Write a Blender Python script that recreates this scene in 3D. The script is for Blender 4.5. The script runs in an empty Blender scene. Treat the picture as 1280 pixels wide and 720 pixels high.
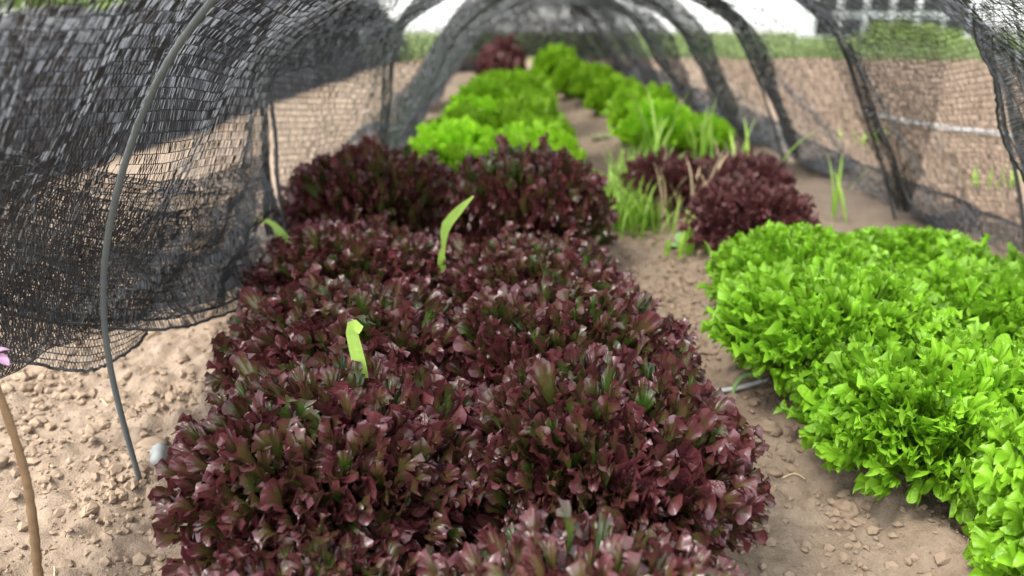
import bpy, bmesh, math, random
import numpy as np
from mathutils import Matrix, Vector, Euler

random.seed(7)
RNG = np.random.default_rng(11)
SC = bpy.context.scene
COL = SC.collection

# ------------------------------------------------------------------ camera
F_PX = 1004.0                       # focal length in pixels of a 1280 px wide frame
PITCH = math.radians(17.7)
CAM_H = 0.682
SLOPE = 0.08                        # the plot climbs gently away from the camera
cam_d = bpy.data.cameras.new('camera')
cam = bpy.data.objects.new('camera', cam_d)
COL.objects.link(cam)
cam.location = (0, 0, CAM_H)
cam.rotation_euler = (math.pi / 2 - PITCH, 0, 0)
cam_d.sensor_width = 36.0
cam_d.lens = F_PX / 1280 * 36.0
cam_d.clip_start = 0.02
cam_d.clip_end = 2000
cam_d.dof.use_dof = True
cam_d.dof.focus_distance = 0.98
cam_d.dof.aperture_fstop = 2.9
SC.camera = cam

# ------------------------------------------------------------------ sky, sun, exposure
SUN_EL, SUN_AZ = math.radians(58), math.radians(-125)   # azimuth from +Y, negative to the left
w = bpy.data.worlds.new('World')
SC.world = w
w.use_nodes = True
nt = w.node_tree
bg = nt.nodes['Background']
sky = nt.nodes.new('ShaderNodeTexSky')
sky.sky_type = 'NISHITA'
sky.sun_disc = False
sky.sun_elevation = SUN_EL
sky.sun_rotation = SUN_AZ
sky.air_density = 1.0
sky.dust_density = 1.0
sky.ozone_density = 1.0
hs = nt.nodes.new('ShaderNodeHueSaturation')
hs.inputs['Saturation'].default_value = 0.2
nt.links.new(sky.outputs[0], hs.inputs['Color'])
nt.links.new(hs.outputs[0], bg.inputs['Color'])
bg.inputs['Strength'].default_value = 0.15
sun_d = bpy.data.lights.new('sun', 'SUN')
sun_d.energy = 1.3
sun_d.angle = math.radians(16)
sun_d.color = (1.0, 0.95, 0.87)
sun = bpy.data.objects.new('sun', sun_d)
COL.objects.link(sun)
sdir = Vector((math.sin(SUN_AZ) * math.cos(SUN_EL), math.cos(SUN_AZ) * math.cos(SUN_EL), math.sin(SUN_EL)))
sun.rotation_euler = (-sdir).to_track_quat('-Z', 'Y').to_euler()
sun.location = (-3, -1, 6)
SC.view_settings.view_transform = 'Standard'
SC.view_settings.look = 'None'
SC.view_settings.exposure = 2.15
SC.view_settings.gamma = 1.0
SC.view_settings.use_curve_mapping = False
SC.cycles.max_bounces = 7
SC.cycles.transparent_max_bounces = 8
SC.cycles.use_denoising = True

# ------------------------------------------------------------------ small helpers
def hash2(ix, iy, seed):
    n = (ix.astype(np.int64) * 374761393 + iy.astype(np.int64) * 668265263 + seed * 982451653) & 0xFFFFFFFF
    n = ((n ^ (n >> 13)) * 1274126177) & 0xFFFFFFFF
    n = (n ^ (n >> 16)) & 0xFFFFFFFF
    return n / 4294967295.0

def vnoise(x, y, f, seed=0):
    x = np.asarray(x) * f; y = np.asarray(y) * f
    ix = np.floor(x); iy = np.floor(y)
    fx = x - ix; fy = y - iy
    fx = fx * fx * (3 - 2 * fx); fy = fy * fy * (3 - 2 * fy)
    a = hash2(ix, iy, seed); b = hash2(ix + 1, iy, seed); c = hash2(ix, iy + 1, seed); d = hash2(ix + 1, iy + 1, seed)
    return (a * (1 - fx) + b * fx) * (1 - fy) + (c * (1 - fx) + d * fx) * fy

def worley(x, y, f, seed=0):
    x = np.asarray(x) * f; y = np.asarray(y) * f
    ix = np.floor(x); iy = np.floor(y)
    best = np.full(x.shape, 9.0)
    for ox in (-1, 0, 1):
        for oy in (-1, 0, 1):
            px = ix + ox + hash2(ix + ox, iy + oy, seed)
            py = iy + oy + hash2(ix + ox, iy + oy, seed + 5)
            best = np.minimum(best, (px - x) ** 2 + (py - y) ** 2)
    return np.sqrt(best)

def smooth(a, b, x):
    t = np.clip((np.asarray(x, float) - a) / (b - a), 0, 1)
    return t * t * (3 - 2 * t)

def gbase(y):
    """the plot climbs at SLOPE and levels off about six metres away"""
    y = np.asarray(y, float)
    k = 0.25
    return SLOPE * (-k * np.log(np.exp(-np.clip(y, -60, 60) / k) + math.exp(-6.1 / k))) * 1.0

def path_x(y):
    return np.interp(y, [0.3, 1.0, 1.4, 2.0, 3.5, 5.0, 6.0], [0.44, 0.37, 0.31, 0.32, 0.28, 0.16, 0.10])

def ground_z(x, y, fine=True):
    x = np.asarray(x, float); y = np.asarray(y, float)
    z = gbase(y)
    near = np.exp(-(np.maximum(0, np.hypot(x, y) - 6) / 6))
    z = z + 0.035 * (vnoise(x, y, 2.2, 1) - 0.5) * near
    z = z + 0.018 * (vnoise(x, y, 6.0, 2) - 0.5) * near
    # trodden path with a low ridge of loose soil along its right side
    dx = x - path_x(y)
    z = z - 0.022 * np.exp(-(dx / 0.10) ** 2) * near
    z = z + 0.022 * np.exp(-((dx - 0.16) / 0.06) ** 2) * near * (0.4 + vnoise(x, y, 5, 9))
    if fine:
        nn = np.exp(-np.maximum(0, np.hypot(x, y) - 2.2))
        w1 = np.clip(1 - worley(x, y, 26, 3) * 1.5, 0, 1)
        w2 = np.clip(1 - worley(x + 3, y, 55, 4) * 1.4, 0, 1)
        m = smooth(0.2, 0.6, vnoise(x, y, 7, 6))
        z = z + nn * (0.016 * w1 * m * (0.4 + vnoise(x, y, 18, 7)) + 0.007 * w2 + 0.006 * (vnoise(x, y, 90, 8) - 0.5) + 0.010 * (vnoise(x, y, 24, 10) - 0.5))
    return z

def gz(x, y):
    return float(ground_z(np.array([x]), np.array([y]), False)[0])

def at(px, py, hg=0.0):
    """a photo pixel followed to the height hg above the sloping plot"""
    u = (px - 640) / F_PX; v = (py - 360) / F_PX
    d = (u, math.cos(PITCH) - v * math.sin(PITCH), -math.sin(PITCH) - v * math.cos(PITCH))
    t = (CAM_H - hg) / (SLOPE * d[1] - d[2])
    return t * d[0], t * d[1]

def along_ray(px, py, d):
    u_ = (px - 640) / F_PX; v_ = (py - 360) / F_PX
    k = (u_, math.cos(PITCH) - v_ * math.sin(PITCH), -math.sin(PITCH) - v_ * math.cos(PITCH)); s = d / k[1]
    return np.array((s * k[0], d, CAM_H + s * k[2]))

def mesh_np(name, verts, faces, mat=None, smooth_shade=True, attr=None):
    """verts (n,3) and faces (m,k) as arrays"""
    verts = np.asarray(verts, np.float32); faces = np.asarray(faces, np.int32)
    m = bpy.data.meshes.new(name)
    m.vertices.add(len(verts)); m.vertices.foreach_set('co', verts.ravel())
    k = faces.shape[1]
    m.loops.add(faces.size); m.loops.foreach_set('vertex_index', faces.ravel())
    m.polygons.add(len(faces))
    m.polygons.foreach_set('loop_start', np.arange(0, faces.size, k, dtype=np.int32))
    m.polygons.foreach_set('use_smooth', np.full(len(faces), smooth_shade, bool))
    m.update(calc_edges=True)
    if attr is not None:
        a = m.attributes.new('leafc', 'FLOAT_COLOR', 'POINT')
        a.data.foreach_set('color', np.asarray(attr, np.float32).ravel())
    if mat: m.materials.append(mat)
    return m

def obj(name, mesh, parent=None, kind=None):
    o = bpy.data.objects.new(name, mesh)
    COL.objects.link(o)
    if parent is not None: o.parent = parent
    if kind: o['kind'] = kind
    return o

def tag(o, label, cat, group=None):
    o['label'] = label; o['category'] = cat
    if group: o['group'] = group
    return o

def thing(name, loc, label, cat, group=None):
    o = bpy.data.objects.new(name, None)
    o.empty_display_size = 0.05
    COL.objects.link(o); o.location = loc
    return tag(o, label, cat, group)

def grid_faces(n, m):
    i = np.arange(n * m).reshape(n, m)
    return np.stack([i[:-1, :-1], i[1:, :-1], i[1:, 1:], i[:-1, 1:]], -1).reshape(-1, 4)

def catmull(P, n):
    """n points along a Catmull-Rom through P (k,3), about equal steps"""
    P = np.asarray(P, float)
    Q = np.vstack([2 * P[0] - P[1], P, 2 * P[-1] - P[-2]])
    out = []
    for i in range(len(P) - 1):
        t = np.linspace(0, 1, 24, endpoint=False)[:, None]
        a, b, c, d = Q[i], Q[i + 1], Q[i + 2], Q[i + 3]
        out.append(0.5 * ((2 * b) + (-a + c) * t + (2 * a - 5 * b + 4 * c - d) * t ** 2 + (-a + 3 * b - 3 * c + d) * t ** 3))
    out.append(P[-1:])
    out = np.vstack(out)
    L = np.concatenate([[0], np.cumsum(np.linalg.norm(np.diff(out, axis=0), axis=1))])
    s = np.linspace(0, L[-1], n)
    return np.stack([np.interp(s, L, out[:, k]) for k in range(out.shape[1])], -1)

def tube(P, r, sides=8):
    P = np.asarray(P, float); n = len(P)
    r = np.broadcast_to(np.asarray(r, float), (n,))
    T = np.gradient(P, axis=0); T /= np.linalg.norm(T, axis=1)[:, None] + 1e-9
    up = np.array([0.13, 0.31, 0.94]); V = []
    a = np.cross(T[0], up); a /= np.linalg.norm(a)
    for i in range(n):
        a = a - T[i] * a.dot(T[i]); a /= np.linalg.norm(a) + 1e-9
        b = np.cross(T[i], a)
        ang = np.linspace(0, 2 * math.pi, sides, endpoint=False)
        V.append(P[i] + r[i] * (np.cos(ang)[:, None] * a + np.sin(ang)[:, None] * b))
    V = np.vstack(V)
    i = np.arange(n * sides).reshape(n, sides); j = np.roll(i, -1, 1)
    Fc = np.stack([i[:-1], j[:-1], j[1:], i[1:]], -1).reshape(-1, 4)
    # end caps as fans of quads (centre repeated)
    c0, c1 = len(V), len(V) + 1
    V = np.vstack([V, P[:1], P[-1:]])
    caps = [[i[0, k], c0, c0, i[0, (k + 1) % sides]] for k in range(0)]
    return V, Fc

# ------------------------------------------------------------------ materials
def new_mat(name):
    m = bpy.data.materials.new(name); m.use_nodes = True
    t = m.node_tree
    return m, t, t.nodes['Principled BSDF'], t.nodes['Material Output']

def N(t, typ, **kw):
    n = t.nodes.new(typ)
    for k, v in kw.items(): setattr(n, k, v)
    return n

def mixc(t, fac, a, b, blend='MIX'):
    n = N(t, 'ShaderNodeMix', data_type='RGBA', blend_type=blend)
    for idx, v in ((0, fac), (6, a), (7, b)):
        if hasattr(v, 'is_linked') or hasattr(v, 'links'): t.links.new(v, n.inputs[idx])
        else: n.inputs[idx].default_value = v if idx == 0 else (*v, 1)
    return n.outputs[2]

def mathn(t, op, a, b=None, clamp=False):
    n = N(t, 'ShaderNodeMath', operation=op, use_clamp=clamp)
    for i, v in enumerate((a, b)):
        if v is None: continue
        if hasattr(v, 'links'): t.links.new(v, n.inputs[i])
        else: n.inputs[i].default_value = v
    return n.outputs[0]

def ramp(t, val, lo, hi):
    n = N(t, 'ShaderNodeMapRange', interpolation_type='SMOOTHSTEP')
    t.links.new(val, n.inputs[0]); n.inputs[1].default_value = lo; n.inputs[2].default_value = hi
    return n.outputs[0]

def noise(t, scale, detail=3, coord='Object', rough=0.55):
    tc = N(t, 'ShaderNodeTexCoord'); n = N(t, 'ShaderNodeTexNoise')
    n.inputs['Scale'].default_value = scale; n.inputs['Detail'].default_value = detail; n.inputs['Roughness'].default_value = rough
    t.links.new(tc.outputs[coord], n.inputs['Vector'])
    return n.outputs[0]

def simple_mat(name, col, rough=0.6, var=0.15, nscale=40, spec=0.5, bump=0.0, metal=0.0):
    m, t, b, o = new_mat(name)
    n = noise(t, nscale, 4)
    c = mixc(t, n, tuple(x * (1 - var) for x in col), tuple(min(1, x * (1 + var)) for x in col))
    t.links.new(c, b.inputs['Base Color'])
    b.inputs['Roughness'].default_value = rough; b.inputs['Specular IOR Level'].default_value = spec
    b.inputs['Metallic'].default_value = metal
    if bump:
        bp = N(t, 'ShaderNodeBump'); bp.inputs['Strength'].default_value = bump; bp.inputs['Distance'].default_value = 0.003
        t.links.new(n, bp.inputs['Height']); t.links.new(bp.outputs[0], b.inputs['Normal'])
    return m

def leaf_shader(t, b, o, col, transl, rough, spec):
    t.links.new(col, b.inputs['Base Color'])
    b.inputs['Roughness'].default_value = rough
    b.inputs['Specular IOR Level'].default_value = spec
    tr = N(t, 'ShaderNodeBsdfTranslucent')
    tc = mixc(t, 0.35, col, (1.0, 0.9, 0.25), 'MULTIPLY')
    t.links.new(col, tr.inputs['Color'])
    mx = N(t, 'ShaderNodeMixShader'); mx.inputs[0].default_value = transl
    t.links.new(b.outputs[0], mx.inputs[1]); t.links.new(tr.outputs[0], mx.inputs[2])
    t.links.new(mx.outputs[0], o.inputs['Surface'])

def leaf_mat(name, green, mid, tip, hi, transl, rough, spec, s0=0.30, s1=0.72, vary=0.25, ew=0.18, coat=0.0, rim=False):
    m, t, b, o = new_mat(name)
    at_ = N(t, 'ShaderNodeAttribute', attribute_name='leafc')
    sep = N(t, 'ShaderNodeSeparateColor'); t.links.new(at_.outputs['Color'], sep.inputs[0])
    e, s, rnd = sep.outputs[0], sep.outputs[1], sep.outputs[2]
    oi = N(t, 'ShaderNodeObjectInfo')
    RND = mathn(t, 'FRACT', mathn(t, 'ADD', oi.outputs['Random'], at_.outputs['Alpha']))
    n1 = noise(t, 7.0, 3); n2 = noise(t, 30.0, 3)
    k = mathn(t, 'ADD', s, mathn(t, 'MULTIPLY', mathn(t, 'SUBTRACT', n1, 0.5), 0.55))
    k = mathn(t, 'ADD', k, mathn(t, 'MULTIPLY', mathn(t, 'SUBTRACT', RND, 0.5), vary))
    c = mixc(t, ramp(t, k, s0, (s0 + s1) / 2), green, mid)
    if rim:
        k2 = mathn(t, 'ADD', e, mathn(t, 'ADD', mathn(t, 'MULTIPLY', mathn(t, 'SUBTRACT', n1, 0.5), 0.9), mathn(t, 'MULTIPLY', mathn(t, 'SUBTRACT', RND, 0.5), 0.5)))
        c = mixc(t, ramp(t, k2, 0.20, 0.95), c, tip)
    else:
        k2 = mathn(t, 'ADD', k, mathn(t, 'MULTIPLY', e, ew))
        c = mixc(t, ramp(t, k2, (s0 + s1) / 2, s1 + 0.12), c, tip)
    c = mixc(t, mathn(t, 'MULTIPLY', ramp(t, n2, 0.55, 0.8), 0.5), c, hi)
    # pale midrib
    rib = mathn(t, 'MULTIPLY', ramp(t, rnd, 0.2, 1.0), 0.5)
    c = mixc(t, rib, c, tuple(min(1, g * 1.8 + 0.05) for g in green))
    hsv = N(t, 'ShaderNodeHueSaturation')
    t.links.new(c, hsv.inputs['Color'])
    t.links.new(mathn(t, 'ADD', 0.75, mathn(t, 'MULTIPLY', RND, 0.5)), hsv.inputs['Value'])
    bp = N(t, 'ShaderNodeBump'); bp.inputs['Strength'].default_value = 0.35; bp.inputs['Distance'].default_value = 0.01
    t.links.new(noise(t, 38.0, 2), bp.inputs['Height']); t.links.new(bp.outputs[0], b.inputs['Normal'])
    b.inputs['Coat Weight'].default_value = coat; b.inputs['Coat Roughness'].default_value = 0.22
    leaf_shader(t, b, o, hsv.outputs[0], transl, rough, spec)
    return m

M = {}
M['red'] = leaf_mat('red_leaf', (0.062, 0.118, 0.014), (0.098, 0.076, 0.022), (0.112, 0.028, 0.032), (0.175, 0.068, 0.070), 0.32, 0.34, 0.85, 0.48, 1.0, 0.55, 0.40, 0.0, True)
M['redfar'] = leaf_mat('maroon_leaf', (0.08, 0.11, 0.02), (0.12, 0.07, 0.03), (0.125, 0.042, 0.040), (0.19, 0.09, 0.08), 0.25, 0.38, 0.5, 0.15, 0.55)
M['green'] = leaf_mat('green_leaf', (0.085, 0.21, 0.016), (0.165, 0.38, 0.020), (0.235, 0.47, 0.026), (0.32, 0.55, 0.06), 0.38, 0.38, 0.45)
M['lime'] = leaf_mat('lime_leaf', (0.17, 0.38, 0.018), (0.27, 0.55, 0.022), (0.34, 0.63, 0.030), (0.40, 0.66, 0.06), 0.40, 0.45, 0.35)
M['blade'] = leaf_mat('grass_leaf', (0.26, 0.48, 0.05), (0.36, 0.60, 0.08), (0.44, 0.66, 0.13), (0.50, 0.66, 0.22), 0.40, 0.42, 0.4)
M['dry'] = simple_mat('dry_straw', (0.55, 0.43, 0.26), 0.8, 0.2)
M['weedleaf'] = simple_mat('weed_leaf', (0.25, 0.45, 0.14), 0.5, 0.25, 25)
M['net'] = simple_mat('black_net', (0.028, 0.029, 0.030), 0.40, 0.3, 300, 0.6)
M['net2'] = simple_mat('lightened_net', (0.055, 0.058, 0.064), 0.5, 0.3, 60, 0.5)  # the black net in a lighter tone; light on the far end put into its colour
M['hoop'] = simple_mat('grey_hoop', (0.098, 0.110, 0.108), 0.42, 0.25, 25, 0.5, 0.2)
M['hoopfar'] = simple_mat('weathered_hoop', (0.085, 0.09, 0.092), 0.5, 0.2, 25)
M['bark'] = simple_mat('brown_bark', (0.20, 0.125, 0.065), 0.75, 0.4, 60, 0.3, 0.8)
M['pink'] = simple_mat('pink_petal', (0.72, 0.42, 0.60), 0.5, 0.15)
M['pipe'] = simple_mat('pale_pipe', (0.45, 0.46, 0.45), 0.5, 0.15)
M['stone'] = simple_mat('pale_stone', (0.24, 0.25, 0.245), 0.6, 0.15, 30, 0.4, 0.4)
M['white'] = simple_mat('white_paint', (0.75, 0.77, 0.78), 0.6, 0.05, 2)
M['glass'] = simple_mat('dark_pane', (0.015, 0.017, 0.02), 0.15, 0.3, 1)
M['roof'] = simple_mat('grey_roof', (0.2, 0.2, 0.21), 0.7, 0.1, 2)
M['treeleaf'] = simple_mat('tree_foliage', (0.06, 0.10, 0.025), 0.6, 0.5, 1.5)
M['bushleaf'] = simple_mat('bush_foliage', (0.20, 0.29, 0.06), 0.6, 0.5, 4)
M['grass'] = simple_mat('bank_grass', (0.17, 0.24, 0.075), 0.6, 0.45, 3)

def soil_mat():
    m, t, b, o = new_mat('dry_soil')
    tc = N(t, 'ShaderNodeTexCoord')
    n1 = noise(t, 2.2, 5); n2 = noise(t, 14, 6, rough=0.7); n3 = noise(t, 120, 4, rough=0.7)
    c = mixc(t, ramp(t, n1, 0.3, 0.7), (0.228, 0.168, 0.118), (0.318, 0.246, 0.180))
    c = mixc(t, mathn(t, 'MULTIPLY', ramp(t, n2, 0.35, 0.75), 0.6), c, (0.41, 0.325, 0.24))
    c = mixc(t, mathn(t, 'MULTIPLY', ramp(t, n3, 0.35, 0.7), 0.45), c, (0.19, 0.135, 0.10))
    # the open field outside the net is a redder, freshly worked soil
    sx = N(t, 'ShaderNodeSeparateXYZ'); t.links.new(tc.outputs['Object'], sx.inputs[0])
    fld = mathn(t, 'MAXIMUM', ramp(t, mathn(t, 'ADD', sx.outputs[0], mathn(t, 'MULTIPLY', n1, .3)), 1.25, 1.55), ramp(t, sx.outputs[1], 5.4, 6.0))
    c = mixc(t, mathn(t, 'MULTIPLY', fld, 0.75), c, mixc(t, ramp(t, n2, .3, .7), (0.15, 0.098, 0.066), (0.28, 0.20, 0.14)))
    c = mixc(t, ramp(t, mathn(t, 'ADD', sx.outputs[1], n1), 6.9, 7.6), c, mixc(t, n2, (0.09, 0.12, 0.04), (0.18, 0.22, 0.08)))
    t.links.new(c, b.inputs['Base Color'])
    b.inputs['Roughness'].default_value = 0.95; b.inputs['Specular IOR Level'].default_value = 0.1
    bp = N(t, 'ShaderNodeBump'); bp.inputs['Strength'].default_value = 0.7; bp.inputs['Distance'].default_value = 0.0055
    h = mathn(t, 'ADD', mathn(t, 'ADD', mathn(t, 'MULTIPLY', n3, 0.5), mathn(t, 'MULTIPLY', n2, 1.6)), noise(t, 260, 4, rough=0.7))
    t.links.new(h, bp.inputs['Height']); t.links.new(bp.outputs[0], b.inputs['Normal'])
    return m
M['soil'] = soil_mat()
M['clod'] = simple_mat('soil_clod', (0.285, 0.212, 0.150), 0.95, 0.30, 60, 0.1, 0.35)

# ------------------------------------------------------------------ the ground
def axis(dense_lo, dense_hi, step, lo, hi, grow):
    a = list(np.arange(dense_lo, dense_hi, step)); s = step; x = a[-1]
    while x < hi: s *= grow; x += s; a.append(x)
    s = step; x = a[0]; pre = []
    while x > lo: s *= grow; x -= s; pre.append(x)
    return np.array(pre[::-1] + a)
gx = axis(-0.95, 0.80, 0.0070, -320, 320, 1.06)
gy = axis(0.48, 1.65, 0.0070, -60, 500, 1.04)
X, Y = np.meshgrid(gx, gy, indexing='ij')
Z = ground_z(X, Y)
ground = obj('ground', mesh_np('ground', np.stack([X, Y, Z], -1).reshape(-1, 3), grid_faces(len(gx), len(gy)), M['soil']), kind='structure')

# clods and pebbles: the larger ones singly, the crumbs as one mass
def clod_meshes(n, sub, am=0.09):
    out = []
    for k in range(n):
        bm = bmesh.new(); bmesh.ops.create_icosphere(bm, subdivisions=sub, radius=1.0)
        V = np.array([v.co[:] for v in bm.verts])
        r = np.random.default_rng(50 + k)
        D = r.normal(size=(7, 3)); ph = r.uniform(0, 6, 7)
        f = 1 + am * sum(np.sin(V @ (D[i] * 2.2) + ph[i]) for i in range(7)) + 0.045 * sum(np.sin(V @ (D[i] * 6.5) + ph[i] * 2) for i in range(7))
        V = V * f[:, None] * np.array([r.uniform(.9, 1.25), r.uniform(.8, 1.1), r.uniform(.55, .8)])
        Fc = np.array([[v.index for v in fc.verts] for fc in bm.faces]); bm.free()
        out.append((V, Fc))
    return out
CL = clod_meshes(6, 3); CLS = clod_meshes(9, 1, .15)
clod_me = [mesh_np('clod', V, Fc, M['clod']) for V, Fc in CL]

def free_spot():
    while True:
        if random.random() < 0.55:
            y = random.uniform(0.5, 2.2); x = float(path_x(y)) + random.gauss(0.04, 0.15)
        else:
            y = random.uniform(0.55, 1.7); x = random.uniform(-1.0, -0.45)
        return x, y
for k in range(280):
    x, y = free_spot(); s = 0.004 + 0.015 * random.random() ** 3.5
    o = obj('clod', clod_me[k % 6], ground)
    o.location = (x, y, float(ground_z(np.array([x]), np.array([y]))[0]) + s * 0.2)
    o.scale = (s, s, s); o.rotation_euler = (random.uniform(-.4, .4), random.uniform(-.4, .4), random.uniform(0, 6.3))
VV, FF, off, SZ = [], [], 0, []
rc = np.random.default_rng(77); nc = 90000
cy = rc.uniform(.5, 2.1, nc); lf = rc.random(nc) < .5
cx = np.where(lf, rc.uniform(-1.0, -.42, nc), path_x(cy) + rc.normal(.05, .16, nc))
# crumbs lie in drifts of mixed density, with smooth trodden patches between
den = .15 + 1.1 * smooth(.35, .75, vnoise(cx, cy, 9, 61)) * (.3 + vnoise(cx, cy, 30, 62))
keep = np.nonzero(rc.random(nc) < den * .42)[0][:18000]
cs = 0.0008 + 0.0085 * rc.random(len(keep)) ** 5 + .0012 * rc.random(len(keep))
for k, (x, y, s) in enumerate(zip(cx[keep], cy[keep], cs)):
    V, Fc = CLS[k % 9]; a = random.uniform(0, 6.3); c, s_ = math.cos(a), math.sin(a)
    R = np.array([[c, -s_, 0], [s_, c, 0], [0, 0, 1]])
    SZ.append(s); VV.append((V @ R.T) * s + np.array([x, y, 0])); FF.append(Fc + off); off += len(V)
VV = np.vstack(VV); nV = len(CLS[0][0])
cen = VV.reshape(-1, nV, 3).mean(1)
VV = VV.reshape(-1, nV, 3); VV[:, :, 2] += ground_z(cen[:, 0], cen[:, 1])[:, None] + 0.0006 + 0.22 * np.array(SZ)[:, None]
obj('soil_crumbs', mesh_np('soil_crumbs', VV.reshape(-1, 3), np.vstack(FF), M['clod'], False), ground, 'stuff')
# bits of dry straw lying on the soil
VV, FF, off = [], [], 0
for k in range(45):
    x, y = free_spot(); L = random.uniform(0.012, 0.06); a = random.uniform(0, 6.3); wv = random.uniform(.0005, .0012)
    t = np.linspace(-.5, .5, 5); bend = random.uniform(-.25, .25)
    px = x + L * (t * math.cos(a) - bend * t * t * math.sin(a)); py = y + L * (t * math.sin(a) + bend * t * t * math.cos(a))
    P = np.stack([px, py, ground_z(px, py) + 0.004], -1)
    V, Fc = tube(P, wv, 4); VV.append(V); FF.append(Fc + off); off += len(V)
obj('straw_bits', mesh_np('straw_bits', np.vstack(VV), np.vstack(FF), M['dry']), ground, 'stuff')

# ------------------------------------------------------------------ lettuce leaves
KIND = {  # half fan angle, fan radius, half width, lobe depth, lobes, ruffle, curl, edge waves
    'red':   dict(fan=128, rad=.36, hw=.25, lob=.40, nl=7.6, a1=.075, a2=.030, n1=10.5, n2=29, tooth=.17, bend=(.1, 1.2)),
    'red_small':   dict(fan=124, rad=.36, hw=.27, lob=.34, nl=5.4, a1=.085, a2=.045, n1=5.6, n2=10.5, tooth=.26, bend=(.1, 1.2)),
    'green_small': dict(fan=122, rad=.36, hw=.28, lob=.30, nl=5.6, a1=.085, a2=.045, n1=5.8, n2=10.5, tooth=.26, bend=(.1, 1.1)),
    'spoon': dict(fan=125, rad=.34, hw=.11, lob=.08, nl=3.0, a1=.016, a2=.004, n1=4, n2=10, tooth=.015, bend=(.0, .6)),
    'green': dict(fan=126, rad=.36, hw=.26, lob=.34, nl=8.0, a1=.075, a2=.030, n1=10.5, n2=29, tooth=.18, bend=(.1, 1.15)),
    'frill': dict(fan=112, rad=.38, hw=.30, lob=.26, nl=7.0, a1=.070, a2=.040, n1=8, n2=20, tooth=.12, bend=(.1, 1.0)),
}
def leaf_grid(seed, kind, ns, ntt):
    """a leaf: veins fan out from a narrow stalk to a lobed, ruffled rim"""
    r = np.random.default_rng(seed); K = KIND[kind]
    s = np.linspace(0, 1, ns)[:, None] ** 0.85 * np.ones((1, ntt)); t = np.ones((ns, 1)) * np.linspace(-1, 1, ntt)[None, :]
    ph = r.uniform(0, 6.28, 12)
    be = np.radians(K['fan']) * t
    wob = be + 0.22 * np.sin(2.1 * be + ph[6]) + 0.10 * np.sin(5.3 * be + ph[7])
    lobes = np.abs(np.sin(K['nl'] * .5 * wob * 1.3 + ph[0])) ** 0.75
    fine = 1 - np.abs(np.sin(K['n2'] * .42 * wob + ph[1])) ** .8
    rho = 1 - K['lob'] * (1 - lobes) - K['tooth'] * (1 - fine) * (.4 + .6 * lobes) + 0.10 * np.sin(1.7 * be + ph[2]) * .6
    hw = K['hw'] * r.uniform(.8, 1.15); rad = K['rad']; cz = 1 - rad
    ex = hw * np.sin(be) * rho; ez = cz + rad * np.cos(be) * rho
    b0x, b0z = t * 0.035, 0.0; b1x, b1z = t * 0.10, 0.36 + .16 * np.cos(be)
    lat = (1 - s) ** 2 * b0x + 2 * s * (1 - s) * b1x + s ** 2 * ex
    along = (1 - s) ** 2 * b0z + 2 * s * (1 - s) * b1z + s ** 2 * ez
    side = smooth(.0, .25, 1 - np.abs(t) * .8)
    R1 = np.sin(K['n1'] * wob * .95 + ph[3]) * (0.75 + 0.35 * np.sin(2.3 * wob + ph[4]))
    R2 = np.sin(K['n2'] * wob * .95 + ph[5]); R2b = np.cos(K['n2'] * wob * .95 + ph[5])
    nrm = (r.uniform(-.10, .22) * (lat / .25) ** 2 + K['a1'] * R1 * s ** 3.0 + K['a2'] * R2 * s ** 6
           + 0.006 * np.sin(24 * s + 9 * t + ph[8]) * s + (0 if 'small' in kind else 0.004) * np.cos(17 * wob) * s ** 1.5 * (1 - s))
    # rim rolls over, lobe by lobe
    roll = (r.uniform(-.02, .12) + 0.06 * np.sin(3.3 * wob + ph[9]) + .03 * np.sin(8.1 * wob + ph[10])) * (.3 if kind == 'spoon' else 1); k6 = s ** 6
    nrm = nrm - roll * k6
    lat = lat + K['a2'] * .9 * R2b * s ** 6 * np.cos(be); along = along - K['a2'] * .9 * R2b * s ** 6 * np.sin(be) - np.abs(roll) * .5 * k6 * np.cos(be)
    bend = r.uniform(*K['bend'])
    sv = np.linspace(0, 1.25, 170); th = bend * sv ** 1.6
    mx = np.concatenate([[0], np.cumsum(np.sin(th))[:-1]]) * (sv[1]); mz = np.concatenate([[0], np.cumsum(np.cos(th))[:-1]]) * sv[1]
    al = np.clip(along, 0, 1.25)
    bx, bz, bt = np.interp(al, sv, mx), np.interp(al, sv, mz), np.interp(al, sv, th)
    x = bx - np.cos(bt) * nrm; z = bz + np.sin(bt) * nrm; y = lat + r.uniform(-.10, .10) * along ** 2
    tx, tz = np.interp(1.0, sv, mx), np.interp(1.0, sv, mz)
    L = math.hypot(tx, tz); ca, sa = tz / L, tx / L
    x, z = (x * ca - z * sa) / L, (x * sa + z * ca) / L
    V = np.stack([x, y / L, z], -1).reshape(-1, 3)
    vein = np.maximum(1 - np.abs(t) * 14, 0.75 * (np.cos(17 * wob) > .93) * (s < .9)) * (1 - s * .7)
    A = np.stack([s ** 4, np.clip(along, 0, 1), vein, np.ones_like(s)], -1).reshape(-1, 4)
    return V, grid_faces(ns, ntt), A

NVAR = 9
LEAF = {}
def leaf_set(kind, mat, n=NVAR, seed=0):
    return [mesh_np('leaf', *leaf_grid(seed + k, kind, 22, 125)[:2], mat, True, leaf_grid(seed + k, kind, 22, 125)[2]) for k in range(n)]
LEAF['red'] = leaf_set('red', M['red'], 10, 100) + leaf_set('spoon', M['red'], 1, 140)
LEAF['redfar'] = leaf_set('red', M['redfar'], 6, 160)
LEAF['green'] = leaf_set('green', M['green'], 10, 200)

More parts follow.
